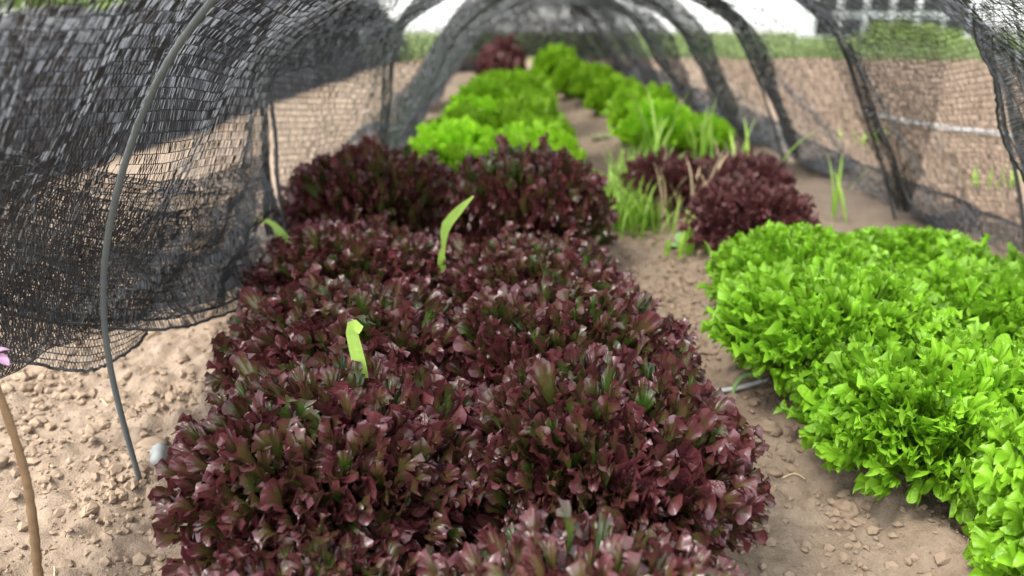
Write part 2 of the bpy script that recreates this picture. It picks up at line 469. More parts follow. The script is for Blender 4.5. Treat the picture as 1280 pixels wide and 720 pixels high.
def head_layout(n, R, H, rnd, ex=.62):
    """transforms of the leaves of a head: bases at the heart, tips over a dome"""
    out = []
    for i in range(n):
        u = (i + 0.5) / n
        th = math.acos(1 - u * 0.97) * 0.98
        ph = i * 2.39996 + rnd.uniform(-.35, .35)
        th = max(0.02, th + rnd.uniform(-.10, .10))
        k = rnd.uniform(0.70, 0.99)
        tip = Vector((R * k * math.sin(th) * math.cos(ph), R * k * math.sin(th) * math.sin(ph), 0.035 + (H - 0.035) * k * max(0.0, math.cos(th)) ** ex))
        b = 0.012 + 0.035 * u
        base = Vector((b * math.cos(ph), b * math.sin(ph), 0.004))
        d = tip - base
        L = d.length * rnd.uniform(1.0, 1.1)
        pol = math.acos(max(-1, min(1, d.z / d.length)))
        q = Matrix.Rotation(ph, 4, 'Z') @ Matrix.Rotation(pol, 4, 'Y') @ Matrix.Rotation(rnd.uniform(-.5, .5) + (rnd.uniform(-3.1, 3.1) if u < .42 else rnd.uniform(-.5, .5)), 4, 'Z')
        wsc = rnd.uniform(.65, 1.0) * (0.8 if u < .12 else 1.0) * (0.20 / max(L, .10)) ** 0.35
        out.append(Matrix.Translation(base) @ q @ Matrix.Diagonal((L, L * wsc, L, 1)))
    return out

def small_leaves(kind, mat, n, seed):
    """the many short frilled tips that fill the top of a head of radius 0.2 and height 0.2, as one mesh"""
    rnd = random.Random(seed); VV, FF, AA, off = [], [], [], 0
    low = [leaf_grid(seed * 10 + k, kind, 7, 23) for k in range(8)]
    for i in range(n):
        u = (i + .5) / n
        th = max(.02, math.acos(1 - u * .95) * .99 + rnd.uniform(-.08, .08)); ph = i * 2.39996 + rnd.uniform(-.5, .5)
        k = rnd.uniform(.84, 1.10) + (rnd.uniform(.04, .16) if rnd.random() < .07 and th < .9 else 0)
        tip = Vector((.2 * k * math.sin(th) * math.cos(ph), .2 * k * math.sin(th) * math.sin(ph), .035 + .165 * k * max(0., math.cos(th)) ** .6))
        base = tip * .52 + Vector((rnd.gauss(0, .008), rnd.gauss(0, .008), rnd.uniform(-.012, .004)))
        d = tip - base; L = rnd.uniform(.036, .070)
        base = tip - d.normalized() * L
        pol = math.acos(max(-1, min(1, d.z / d.length)))
        mtx = Matrix.Translation(base) @ Matrix.Rotation(ph, 4, 'Z') @ Matrix.Rotation(pol * rnd.uniform(.7, 1.15), 4, 'Y') @ Matrix.Rotation(rnd.uniform(-1.0, 1.0) if u > .3 else rnd.uniform(-3.1, 3.1), 4, 'Z') @ Matrix.Diagonal((L * 1.2, L * rnd.uniform(.8, 1.15), L, 1))
        V, Fc, A = low[rnd.randrange(8)]; Mx = np.array(mtx); A = A.copy()
        A[:, 3] = rnd.random(); A[:, 1] = .58 + .42 * A[:, 1]; A[:, 2] *= .25; A[:, 0] = .25 + .75 * A[:, 0]
        VV.append(V @ Mx[:3, :3].T + Mx[:3, 3]); FF.append(Fc + off); AA.append(A); off += len(V)
    return mesh_np('small_leaves', np.vstack(VV), np.vstack(FF), mat, True, np.vstack(AA))
SMALL = {'red': [small_leaves('red_small', M['red'], 820, 501 + k) for k in range(2)], 'green': [small_leaves('green_small', M['green'], 720, 521 + k) for k in range(2)],
         'redfar': [small_leaves('red_small', M['redfar'], 280, 541)]}

def head(name, kind, x, y, R, H, n, label, group, lean=0.0):
    rnd = random.Random(int(x * 1000) * 31 + int(y * 1000))
    t = thing(name, (x, y, gz(x, y)), label, 'lettuce', group)
    t.rotation_euler = (rnd.uniform(-.06, .06), rnd.uniform(-.06, .06) + lean, rnd.uniform(0, 6.28))
    S = LEAF[kind]
    for mtx in head_layout(n, R, H, rnd):
        o = obj('leaf', S[rnd.randrange(len(S))], t)
        o.matrix_local = mtx
    o = obj('small_leaves', rnd.choice(SMALL[kind]), t, 'stuff')
    o.scale = (R / .2, R / .2, H / .2); o.rotation_euler = (0, 0, rnd.uniform(0, 6.28))
    return t

# heads too far off to tell leaves apart: one mesh each
def far_mesh(kind, mat, n, R, H, seed):
    rnd = random.Random(seed); VV, FF, AA, off = [], [], [], 0
    low = [leaf_grid(seed * 10 + k, kind, 9, 29) for k in range(6)]
    for mtx in head_layout(n, R, H, rnd, .8):
        V, Fc, A = low[rnd.randrange(6)]
        Mx = np.array(mtx)
        VV.append(V @ Mx[:3, :3].T + Mx[:3, 3]); FF.append(Fc + off); AA.append(A); off += len(V)
    return mesh_np('lettuce_head', np.vstack(VV), np.vstack(FF), mat, True, np.vstack(AA))
FAR = {'lime': [far_mesh('frill', M['lime'], 150, 0.19, 0.22, 300 + k) for k in range(3)],
       'redfar': [far_mesh('red', M['redfar'], 130, 0.18, 0.22, 330 + k) for k in range(2)]}
def far_head(name, kind, x, y, R, H, label, group):
    rnd = random.Random(int(x * 977) + int(y * 1013) * 7)
    o = obj(name, rnd.choice(FAR[kind])); o.location = (x, y, gz(x, y))
    o.scale = (R / .19, R / .19, H / .22); o.rotation_euler = (0, 0, rnd.uniform(0, 6.28))
    return tag(o, label, 'lettuce', group)

ORD = ['first', 'second', 'third', 'fourth', 'fifth', 'sixth', 'seventh', 'eighth']
G1 = 'red lettuces in the bed beside the grey hoop'
for i, (x, y, R, H) in enumerate([(0.065, 0.555, .19, .195), (0.11, 0.88, .195, .225), (0.085, 1.16, .21, .215), (0.03, 1.43, .205, .205), (0.03, 1.86, .215, .28)]):
    head('red_lettuce', 'red', x, y, R, H, 190, f'dark red frilly lettuce in the path-side row, {ORD[i]} from the open tunnel end', G1)
for i, (x, y, R, H) in enumerate([(-0.19, 0.575, .19, .16), (-0.215, 0.88, .215, .215), (-0.26, 1.17, .215, .21), (-0.30, 1.45, .21, .205), (-0.33, 1.89, .22, .27)]):
    head('red_lettuce', 'red', x, y, R, H, 190, f'dark red frilly lettuce in the hoop-side row, {ORD[i]} from the open tunnel end', G1)
G2 = 'green lettuces across the path'
for i, (x, y, R, H) in enumerate([(0.69, 0.75, .19, .26), (0.60, 1.02, .205, .20), (0.52, 1.23, .20, .19), (0.56, 1.50, .18, .185)]):
    head('green_lettuce', 'green', x, y, R, H, 180, f'bright green toothed lettuce edging the path, {ORD[i]} from the open tunnel end', G2)
for i, (x, y, R, H) in enumerate([(0.92, 1.08, .21, .20), (0.83, 1.32, .21, .20), (0.80, 1.58, .19, .175)]):
    head('green_lettuce', 'green', x, y, R, H, 180, f'bright green toothed lettuce towards the net, {ORD[i]} from the open tunnel end', G2)
head('green_lettuce', 'green', 1.06, 1.42, .19, .19, 170, 'bright green toothed lettuce right against the net wall', G2)
G3 = 'small maroon lettuces among the weeds'
head('maroon_lettuce', 'redfar', 0.56, 1.86, .165, .19, 90, 'small maroon lettuce right behind the bright green lettuces', G3)
head('maroon_lettuce', 'redfar', 0.43, 2.22, .14, .17, 80, 'small maroon lettuce overgrown by grass weeds beside the path', G3)
head('maroon_lettuce', 'redfar', 0.66, 2.24, .14, .18, 80, 'small maroon lettuce between the grass weeds and the net wall', G3)
G4 = 'lime green frilly lettuces behind the red ones'
for i, y in enumerate([2.22, 2.50, 2.79, 3.09, 3.40, 3.72, 4.02]):
    far_head('lime_lettuce', 'lime', 0.065 - 0.008 * i, y, .195, .225, f'lime green frilly lettuce in the path-side row, {ORD[i]} behind the dark red lettuces', G4)
for i, y in enumerate([2.30, 2.60, 2.90, 3.21, 3.53, 3.86]):
    far_head('lime_lettuce', 'lime', -0.205 + 0.028 * i, y, .195, .22, f'lime green frilly lettuce in the row beside the net, {ORD[i]} behind the dark red lettuces', G4)
far_head('maroon_lettuce', 'redfar', -0.07, 4.50, .16, .25, 'maroon lettuce at the end of the lime green rows', None)
far_head('maroon_lettuce', 'redfar', -0.05, 4.85, .17, .30, 'tall maroon lettuce at the closed end of the tunnel', None)
G5 = 'lime green lettuces beyond the weeds'
for i, (x, y, R, H) in enumerate([(0.55, 3.05, .185, .215), (0.73, 3.12, .14, .15), (0.55, 3.40, .175, .23), (0.47, 3.76, .15, .2), (0.41, 4.08, .15, .2), (0.33, 4.40, .15, .22), (0.25, 4.75, .175, .27)]):
    far_head('lime_lettuce', 'lime', x, y, R, H, f'round lime green lettuce, {ORD[i]} past the weedy maroon lettuces across the path', G5)

# ------------------------------------------------------------------ hoops
# each hoop: distance of its feet, lean of its top towards the camera, outline points (x, height)
HOOPS = [
 (1.00, 0.125, [(-.526, -.06), (-.549, .238), (-.385, .57), (.10, .84), (.66, .62), (.90, .3), (.95, -.06)]),
 (1.78, 0.00, [(-.50, -.06), (-.52, .27), (-.43, .53), (.27, .82), (.92, .58), (1.095, .3), (1.215, -.06)]),
 (2.27, 0.00, [(-.40, -.06), (-.345, .266), (-.245, .58), (.27, .79), (.788, .581), (.98, .3), (1.13, -.06)]),
 (2.88, 0.00, [(-.44, -.06), (-.33, .27), (-.122, .553), (.27, .70), (.662, .553), (.85, .3), (1.0, -.06)]),
 (3.52, 0.00, [(-.42, -.06), (-.32, .25), (-.12, .48), (.27, .62), (.63, .48), (.79, .27), (.92, -.06)]),
 (4.15, 0.00, [(-.40, -.06), (-.31, .23), (-.12, .43), (.22, .56), (.53, .45), (.70, .25), (.85, -.06)]),
 (4.80, 0.00, [(-.38, -.06), (-.30, .20), (-.10, .42), (.17, .53), (.46, .45), (.63, .23), (.77, -.06)]),
 (5.35, 0.00, [(-.36, -.06), (-.28, .20), (-.10, .38), (.15, .50), (.42, .40), (.58, .22), (.70, -.06)]),
]
HL = ['bent grey hoop standing in soil beside the dark red lettuces, bare at its foot',
      'weathered hoop under the net, second from the open tunnel end', 'weathered hoop under the net, third from the open tunnel end',
      'weathered hoop under the net, fourth from the open tunnel end', 'weathered hoop under the net, fifth from the open tunnel end',
      'weathered hoop under the net, sixth from the open tunnel end', 'weathered hoop under the net, seventh from the open tunnel end',
      'last weathered hoop at the closed end of the net tunnel']
def hoop3d(d, lean, pts):
    P = np.array([(x, d - lean * max(0, h) / .64, h + gz(x, d)) for x, h in pts])
    if lean:
        P[0] = along_ray(178, 612, 1.0); P[1] = along_ray(123, 400, .955); P[2] = along_ray(150, 220, .917)
        P = np.insert(P, 3, along_ray(262, -5, .878), 0)
    return P
for k, (d, lean, pts) in enumerate(HOOPS):
    P = catmull(hoop3d(d, lean, pts), 90)
    if k == 0:
        for _ in range(18): P[1:-1] = P[1:-1] * .5 + (P[:-2] + P[2:]) * .25
    r = np.full(90, 0.0039 if k == 0 else 0.0045)
    V, Fc = tube(P, r, 10)
    tag(obj('hoop', mesh_np('hoop', V, Fc, M['hoop' if k == 0 else 'hoopfar'])), HL[k], 'hoop', 'hoops of the net tunnel')

# ------------------------------------------------------------------ knitted shade net, thread by thread
def surf_from(C):
    """smooth surface through a control grid C (rows along u, columns along v)"""
    C = np.asarray(C, float)
    def ev(u, v):
        nu, nv = C.shape[0], C.shape[1]
        uu = np.clip(u, 0, 1) * (nu - 1); vv = np.clip(v, 0, 1) * (nv - 1)
        iu = np.minimum(uu.astype(int), nu - 2); iv = np.minimum(vv.astype(int), nv - 2)
        fu = (uu - iu)[..., None]; fv = (vv - iv)[..., None]
        return (C[iu, iv] * (1 - fu) * (1 - fv) + C[iu + 1, iv] * fu * (1 - fv) + C[iu, iv + 1] * (1 - fu) * fv + C[iu + 1, iv + 1] * fu * fv)
    return ev

def dense(C, n, m):
    """refine a small control grid with Catmull-Rom both ways"""
    A = np.array([catmull(row, m) for row in C])
    B = np.array([catmull(A[:, j], n) for j in range(m)])
    return np.swapaxes(B, 0, 1)

def wrinkle(G, amp, seed, fu=5, fv=4):
    n, m = G.shape[:2]
    r = np.random.default_rng(seed)
    u = np.linspace(0, 1, n)[:, None]; v = np.linspace(0, 1, m)[None, :]
    du = np.gradient(G, axis=0); dv = np.gradient(G, axis=1)
    nn = np.cross(du, dv); nn /= np.linalg.norm(nn, axis=-1, keepdims=True) + 1e-9
    w_ = 0
    for k in range(9):
        a = r.normal(size=2); w_ = w_ + np.sin(6.28 * (a[0] * fu * u + a[1] * fv * v) + r.uniform(0, 6.28)) / 9 ** .5
    return G + nn * (amp * w_)[..., None]

def threads(G, rows, pitches, tape_w, chain_w, seed=0, jit=0.14, depth=0.0012, mid=True):
    """G: dense surface grid (u across the rows, v along them); returns verts, faces of tapes and chains"""
    S = surf_from(G); r = np.random.default_rng(seed)
    Lu = np.linalg.norm(np.diff(G, axis=0), axis=-1).sum(0).mean(); Lv = np.linalg.norm(np.diff(G, axis=1), axis=-1).sum(1).mean()
    def frame(u, v):
        e = 0.004
        P = S(u, v); a = S(u + e, v) - S(u - e, v); b = S(u, v + e) - S(u, v - e)
        a /= np.linalg.norm(a, axis=-1, keepdims=True) + 1e-9; b /= np.linalg.norm(b, axis=-1, keepdims=True) + 1e-9
        n = np.cross(a, b); n /= np.linalg.norm(n, axis=-1, keepdims=True) + 1e-9
        return P, a, b, n
    VV, FF, off = [], [], 0
    i = np.arange(rows)[:, None]; j = np.arange(pitches)[None, :]
    for half in (0, 1):
        v0 = (j + (0.0 if half == 0 else 0.98)) / pitches + 0 * i; v1 = (j + (0.45 if half == 0 else 0.55)) / pitches + 0 * i
        jv = r.normal(size=v0.shape) * jit / pitches * 0.5
        v0 = v0 + jv; v1 = v1 + r.normal(size=v0.shape) * jit / pitches * 0.5
        ua = (i / rows + 0 * v0); ub = ((i + 1) / rows + 0 * v0)
        um = (ua + ub) / 2; vm = (v0 + v1) / 2 + r.normal(size=v0.shape) * jit / pitches * .5
        tw = r.uniform(-.8, .8, v0.shape)[..., None]
        wv = tape_w * r.uniform(.6, 1.3, v0.shape)[..., None] / 2
        ring = []
        steps = ((ua, v0, .6, 0), (um, vm, 1.15, depth * r.normal(size=v0.shape)[..., None]), (ub, v1, .6, 0)) if mid else ((ua, v0, .9, 0), (ub, v1, .9, 0))
        for (u, v, k, dz) in steps:
            P, a, b, n = frame(u, v)
            P = P + n * dz
            side = b * np.cos(tw) + n * np.sin(tw)
            ring += [P - side * wv * k, P + side * wv * k]
        V = np.stack(ring, 2).reshape(-1, 3)
        q = np.arange(rows * pitches)[:, None] * (6 if mid else 4) + off
        FF.append(np.concatenate([q + [0, 1, 3, 2], q + [2, 3, 5, 4]]) if mid else q + [0, 1, 3, 2]); VV.append(V); off += len(V)
    nj = max(2, pitches // 2)
    i = np.arange(rows + 1)[:, None]; j = np.linspace(0, 1, nj + 1)[None, :]
    u = i / rows + 0 * j; v = j + 0 * i
    P, a, b, n = frame(u, v)
    jn = r.normal(size=u.shape)[..., None] * .0005; cw = chain_w / 2 * r.uniform(.7, 1.3, u.shape)[..., None]
    for d_ in (a, n):
        V = np.stack([P + jn * n - d_ * cw, P + jn * n + d_ * cw], 2).reshape(-1, 3)
        idx = np.arange(len(V)).reshape(rows + 1, nj + 1, 2) + off
        FF.append(np.stack([idx[:, :-1, 0], idx[:, :-1, 1], idx[:, 1:, 1], idx[:, 1:, 0]], -1).reshape(-1, 4)); VV.append(V); off += len(V)
    return np.vstack(VV), np.vstack(FF)

net = thing('shade_net', (0.2, 1.0, gz(0.2, 1.0)), 'black knitted shade net draped over the hoops as a low tunnel', 'shade net')
def net_obj(name, V, Fc, mat='net'):
    o = obj(name, mesh_np(name, V, Fc, M[mat]), net, 'stuff')
    o.matrix_parent_inverse = Matrix.Translation(net.location).inverted()
    return o
def hem(P, r=0.0024, mat='net'):
    V, Fc = tube(catmull(P, 60) + RNG.normal(size=(60, 3)) * .0011, r, 6)
    return net_obj('hem', V, Fc, mat)

NS = 81
def profile(k):
    """net outline at hoop k from the left skirt over the crown to the right skirt"""
    d, lean, pts = HOOPS[k]
    P = hoop3d(d, lean, pts)
    P[0, 2] = gz(P[0, 0], d) + .01; P[-1, 2] = gz(P[-1, 0], d) + .01
    L, R = P[0], P[-1]
    rk = np.random.default_rng(70 + k)
    right = [R + (.05, 0, .004), R + (.12, .01, .02 + .03 * rk.random()), R + (.20, -.01, .012)]
    for q in right: q[2] = max(q[2], gz(q[0], q[1]) + .006)
    if k == 0:      # lifted at the open end: the lower edge hangs free and is turned up
        P = P[1:]
        P[0] = (-.575, d - .03, gz(-.57, d) + .265)
        left = [np.array((-.615, d - .02, gz(-.6, d) + .36)), np.array((-.60, d - .02, gz(-.6, d) + .245)), np.array((-.585, d - .03, gz(-.6, d) + .205))]
    else:
        left = [L + (-.20, .01, .012), L + (-.12, 0, .03), L + (-.05, 0, .006)]
    C = np.vstack([left, P, right])
    cx = 0.27
    out = catmull(C, NS)
    v = out - np.array([cx, 0, 0.1 + SLOPE * d]); v[:, 1] = 0
    v /= np.linalg.norm(v, axis=1)[:, None] + 1e-9
    return out + v * 0.008
PRO = [profile(k) for k in range(len(HOOPS))]
def bay_grid(A, B, sag, nv=25, seed=0):
    q = np.linspace(0, 1, nv)
    G = A[:, None] * (1 - q)[None, :, None] + B[:, None] * q[None, :, None]
    c = np.array([0.27, 0, 0.2]) ; g0 = (A[NS // 2, 2] + B[NS // 2, 2]) / 2
    cen = np.stack([np.full(nv, .27), A[0, 1] * (1 - q) + B[0, 1] * q, np.full(nv, g0 - .55)], -1)
    dirv = cen[None] - G; dirv[..., 1] = 0; dirv /= np.linalg.norm(dirv, axis=-1, keepdims=True) + 1e-9
    u = np.linspace(0, 1, NS)
    amp = sag * smooth(0.06, .25, u) * smooth(0.06, .25, 1 - u)
    G = G + dirv * (amp[:, None] * np.sin(math.pi * q)[None, :] ** 0.8)[..., None]
    return wrinkle(G, 0.007, 400 + seed, 6, 2)
SAG = [0.045, 0.075, 0.085, 0.075, 0.07, 0.06, 0.05]
for k in range(len(HOOPS) - 1):
    A, B = PRO[k], PRO[k + 1]
    G = bay_grid(A, B, SAG[k], seed=k)
    Lu = np.linalg.norm(np.diff(A, axis=0), axis=1).sum(); Lv = HOOPS[k + 1][0] - HOOPS[k][0]
    if k == 0: rs, pt, tw, cw = .0145, .0050, .0015, .0013
    elif k < 3: rs, pt, tw, cw = .0145, .0042, .00125, .0017
    elif k < 4: rs, pt, tw, cw = .017, .0048, .0014, .0020
    else: rs, pt, tw, cw = .022, .0070, .0017, .0024
    V, Fc = threads(G, int(Lu / rs), int(Lv / pt), tw, cw, seed=k, mid=False)
    net_obj('net_panel', V, Fc)
# closed far end
end = PRO[-1]; q = np.linspace(0, 1, 12)
cen = np.array([0.15, 5.75, gz(.15, 5.75) + .02])
G = wrinkle(end[:, None] * (1 - q)[None, :, None] + (cen + (end - cen) * np.array([.35, .3, .12]))[:, None] * q[None, :, None], .012, 77)
V, Fc = threads(G, 90, 70, .0058, .004, seed=50, mid=False); net_obj('end_panel', V, Fc, 'net2')  # lighter net colour stands in for light falling on this panel

# the open end on the left: the net runs on past the first hoop towards the viewer and hangs loose
A = PRO[0][:36].copy()
def shift(P, dx, dy, dz=0): return P + np.array([dx, dy, dz])
u = np.linspace(0, 1, 36)[:, None]
B0 = A + np.array([-.035, -.22, -.01]) * np.ones_like(u); B1 = A + np.array([-.075, -.46, -.02])
G = dense(np.array([B1[::5], B0[::5], A[::5]]).swapaxes(0, 1), 60, 40)
G = wrinkle(G, .004, 81, 3, 3)
V, Fc = threads(G, int(np.linalg.norm(np.diff(A, axis=0), axis=1).sum() / .0155), int(.5 / .0052), .0019, .0013, seed=60, mid=False); net_obj('net_panel', V, Fc)
hem(G[0, ::6])

def patch(rows3, amp, seed, rs=.0145, pt=.0044, tw=.0018, cw=.0018, fu=4, fv=4, name='net_fold', hems=True):
    C = np.array([[(x, d, h + gz(x, d)) for x, d, h in row] for row in rows3])
    G = wrinkle(dense(C, 50, 50), amp, seed, fu, fv)
    Lu = np.linalg.norm(np.diff(G, axis=0), axis=-1).sum(0).mean(); Lv = np.linalg.norm(np.diff(G, axis=1), axis=-1).sum(1).mean()
    V, Fc = threads(G, int(Lu / rs), int(Lv / pt), tw, cw, seed=seed, mid=False)
    net_obj(name, V, Fc)
    if hems: hem(G[0, ::7])
    return G
# gathered folds hanging inside the lifted edge (rows from the lower edge upwards; columns away from the viewer)
def pxpatch(rows, *a, **k):
    out = []
    for row in rows:
        rr = []
        for px, py, d in row:
            p = along_ray(px, py, d); rr.append((p[0], p[1], p[2] - gz(p[0], p[1])))
        out.append(rr)
    return patch(out, *a, **k)
pxpatch([[(-60, 378, .84), (40, 396, .95), (130, 410, 1.04), (220, 409, 1.16), (285, 388, 1.30), (318, 350, 1.42)],
         [(-60, 300, .86), (40, 315, .98), (130, 325, 1.08), (220, 330, 1.20), (290, 310, 1.35), (330, 290, 1.45)],
         [(-60, 215, .86), (40, 230, .98), (130, 250, 1.08), (220, 265, 1.20), (292, 245, 1.35), (338, 215, 1.47)]], .014, 91, fu=3, fv=5)
pxpatch([[(-60, 372, .88), (40, 388, 1.00), (130, 400, 1.10), (220, 396, 1.22), (280, 372, 1.36), (310, 340, 1.50)],
         [(-60, 290, .92), (40, 300, 1.04), (130, 310, 1.14), (220, 300, 1.26), (285, 290, 1.40), (322, 275, 1.53)],
         [(-60, 170, .92), (40, 190, 1.04), (130, 215, 1.14), (220, 225, 1.26), (285, 215, 1.40), (330, 200, 1.53)]], .018, 92, fu=4, fv=4)
# the lowest flap behind the hoop
pxpatch([[(-60, 442, .98), (30, 453, 1.02), (105, 463, 1.06), (150, 446, 1.10), (184, 418, 1.15)],
         [(-60, 412, 1.00), (30, 424, 1.04), (105, 432, 1.08), (152, 422, 1.12), (187, 405, 1.17)],
         [(-60, 380, 1.00), (30, 392, 1.04), (105, 398, 1.08), (154, 396, 1.12), (190, 390, 1.17)]], .002, 93, rs=.0095, pt=.0042, tw=.0013)
# the doubled layer on the outside of the left wall
patch([[(-.58, 1.30, .52), (-.58, 1.55, .48), (-.56, 1.78, .44), (-.44, 2.2, .44)],
       [(-.52, 1.36, .60), (-.52, 1.56, .57), (-.50, 1.78, .54), (-.34, 2.2, .55)],
       [(-.36, 1.42, .68), (-.36, 1.58, .66), (-.36, 1.78, .66), (-.2, 2.2, .66)]], .012, 94)
# loose corner hanging at the upper right
patch([[(.735, 1.34, .62), (.80, 1.36, .47), (.87, 1.38, .36), (.96, 1.42, .27)],
       [(.80, 1.37, .66), (.88, 1.40, .52), (.94, 1.43, .40), (1.03, 1.47, .30)],
       [(.86, 1.42, .68), (.96, 1.46, .55), (1.02, 1.50, .44), (1.10, 1.55, .34)]], .010, 95, rs=.016, pt=.0042, tw=.0017, fu=3, fv=3)

# where spare net is gathered along the hoops it lies double
def gather(k, lo, hi, w0, w1, seed, away=.018, tw=.0021):
    """strip of doubled net before hoop k between the outline fractions lo and hi"""
    A = PRO[k]; B = PRO[k - 1]
    idx = np.linspace(lo * (NS - 1), hi * (NS - 1), 9).astype(int)
    wd = np.linspace(w0, w1, 9)[:, None]
    L = HOOPS[k][0] - HOOPS[k - 1][0]
    out = A[idx] - np.array([.27, 0, .1 + SLOPE * HOOPS[k][0]]); out[:, 1] = 0; out /= np.linalg.norm(out, axis=1)[:, None]
    cols = []
    for q in (1.0, .66, .33, 0.0):
        f = wd / L * q
        inward = (SAG[k - 1] * np.sin(math.pi * np.clip(f, 0, 1)) ** .8)
        cols.append(A[idx] * (1 - f) + B[idx] * f - out * inward + out * away * (1 if 0 < q < 1 else .5))
    G = wrinkle(dense(np.array(cols).swapaxes(0, 1), 50, 12), .004, seed, 4, 1)
    Lu = np.linalg.norm(np.diff(G, axis=0), axis=-1).sum(0).mean(); Lv = np.linalg.norm(np.diff(G, axis=1), axis=-1).sum(1).mean()
    V, Fc = threads(G, max(8, int(Lu / .015)), max(6, int(Lv / .0045)), tw, .0024, seed=seed, mid=False)
    net_obj('net_fold', V, Fc)
for k, (lo, hi, w0, w1) in {1: (.70, .99, .05, .05), 2: (.62, .99, .12, .13), 3: (.58, .99, .42, .20), 4: (.55, .99, .56, .36), 5: (.55, .99, .60, .42), 6: (.55, .99, .60, .5), 7: (.55, .99, .5, .5)}.items():
    gather(k, lo, hi, w0, w1, 700 + k, tw=.0021 if k < 4 else .0019)
for k, (lo, hi, w0, w1) in {1: (.10, .40, .16, .10), 2: (.04, .42, .08, .08), 3: (.02, .42, .26, .24), 4: (.02, .44, .30, .28), 5: (.02, .45, .30, .3)}.items():
    gather(k, lo, hi, w0, w1, 720 + k, tw=.0026)
for k in (3, 7):
    gather(k, .34, .66, .40, .40, 740 + k, tw=.0018)
# a slack fold hanging from the third hoop to its foot
pxpatch([[(1122, 262, 2.262), (1130, 264, 2.25), (1136, 266, 2.23)],
         [(1082, 170, 2.275), (1122, 178, 2.21), (1160, 182, 2.13)],
         [(1040, 75, 2.28), (1115, 85, 2.18), (1180, 95, 2.06)],
         [(1012, 5, 2.28), (1105, 5, 2.18), (1185, 5, 2.05)]], .004, 96, rs=.015, pt=.0042, tw=.0012, hems=False)

# ------------------------------------------------------------------ a second tunnel on the left
ntun = thing('shade_net_tunnel', (-1.9, 3.0, gz(-1.9, 3)), 'neighbouring low tunnel covered in dense black net across bare soil', 'net tunnel')
prof = [(-.62, 0), (-.55, .22), (-.34, .42), (0, .50), (.34, .42), (.55, .22), (.62, 0)]
DD = [1.6, 2.1, 2.7, 3.3,  3.7, 4.4, 5.1, 5.8, 6.4]
def ntp(d):
    cx = np.interp(d, [1.6, 6.4], [-2.35, -1.40])
    return catmull(np.array([(cx + x, d, h * (1 + .05 * math.sin(d * 5)) + gz(cx + x, d)) for x, h in prof]), 41)
inv = Matrix.Translation(ntun.location).inverted()
for k in range(len(DD) - 1):
    qq = np.linspace(0, 1, 14); A, B = ntp(DD[k]), ntp(DD[k + 1])
    G = A[:, None] * (1 - qq)[None, :, None] + B[:, None] * qq[None, :, None]
    G[..., 2] -= .04 * np.sin(math.pi * qq)[None, :] * np.sin(np.linspace(0, math.pi, 41))[:, None]
    V, Fc = threads(wrinkle(G, .008, 500 + k), 55, 60, .0095, .006, seed=500 + k, mid=False)
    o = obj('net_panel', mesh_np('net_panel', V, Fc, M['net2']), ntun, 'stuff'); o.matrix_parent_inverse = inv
for d in DD:
    V, Fc = tube(ntp(d), .006, 8); o = obj('hoop', mesh_np('hoop', V, Fc, M['hoopfar']), ntun); o.matrix_parent_inverse = inv

# ------------------------------------------------------------------ grass blades and weeds
def blade_mesh(seed, L, wd, bend, twist=0.0, mat='blade', fold=0.25, droop=None):
    r = np.random.default_rng(seed); n = 14
    s = np.linspace(0, 1, n); th = bend * s ** 1.7
    if droop: th = th + droop * smooth(.5, .75, s)
    x = np.cumsum(np.sin(th)) * L / n; z = np.cumsum(np.cos(th)) * L / n
    wdt = wd / 2 * np.interp(s, [0, .1, .5, .85, 1], [.55, .8, 1, .55, .03])
    V = []
    for t in (-1, 0, 1):
        ang = twist * s
        V.append(np.stack([x + t * wdt * np.sin(ang) - np.cos(th) * fold * wdt * abs(t), t * wdt * np.cos(ang), z + np.sin(th) * fold * wdt * abs(t)], -1))
    V = np.stack(V, 1).reshape(-1, 3)
    A = np.stack([np.abs(np.tile([-1., 0, 1], n)), np.repeat(s, 3), np.tile([0, .5, 0], n), np.ones(n * 3)], -1)
    return mesh_np('blade', V, grid_faces(n, 3), M[mat], True, A)

def ribbon(P, wd, prof, facing, mat='blade', fold=.15):
    """leaf blade along the points P, its face turned to the direction facing"""
    P = catmull(P, 22); n = len(P); s_ = np.linspace(0, 1, n)
    T = np.gradient(P, axis=0); T /= np.linalg.norm(T, axis=1)[:, None]
    fdir = np.asarray(facing, float); side = np.cross(T, fdir); side /= np.linalg.norm(side, axis=1)[:, None]; nn = np.cross(side, T)
    hw = wd / 2 * np.interp(s_, np.linspace(0, 1, len(prof)), prof)
    V = np.stack([P - side * hw[:, None] + nn * (fold * hw)[:, None], P, P + side * hw[:, None] + nn * (fold * hw)[:, None]], 1).reshape(-1, 3)
    A = np.stack([np.tile([1., 0, 1], n), np.repeat(s_, 3), np.tile([0, .5, 0], n), np.ones(n * 3)], -1)
    return mesh_np('blade', V, grid_faces(n, 3), M[mat], True, A)
def lone_grass(blades, label):
    """blades: list of (pixel points with distance, width, outline, facing); the foot goes down to the soil"""
    t = None
    for pts_, wd, prof, facing in blades:
        P = [along_ray(*p) for p in pts_]
        f = P[0] + np.array([.004, .01, 0]); f[2] = gz(f[0], f[1]) - .005
        if t is None: t = thing('grass_weed', tuple(f), label, 'weed', 'grass weeds among the red lettuces')
        o = obj('blade', ribbon(np.array([f] + P), wd, [.5, .6] + prof, facing), t)
        o.matrix_parent_inverse = Matrix.Translation(t.location).inverted()
lone_grass([([(458, 520, .96), (452, 468, .95), (446, 440, .945), (440, 412, .94), (444, 406, .925), (452, 413, .915)], .019, [.7, .85, 1, 1, .9, .6], (-.2, -1, .3))],
           'pale broad grass blade with a blunt folded tip between dark red lettuces')
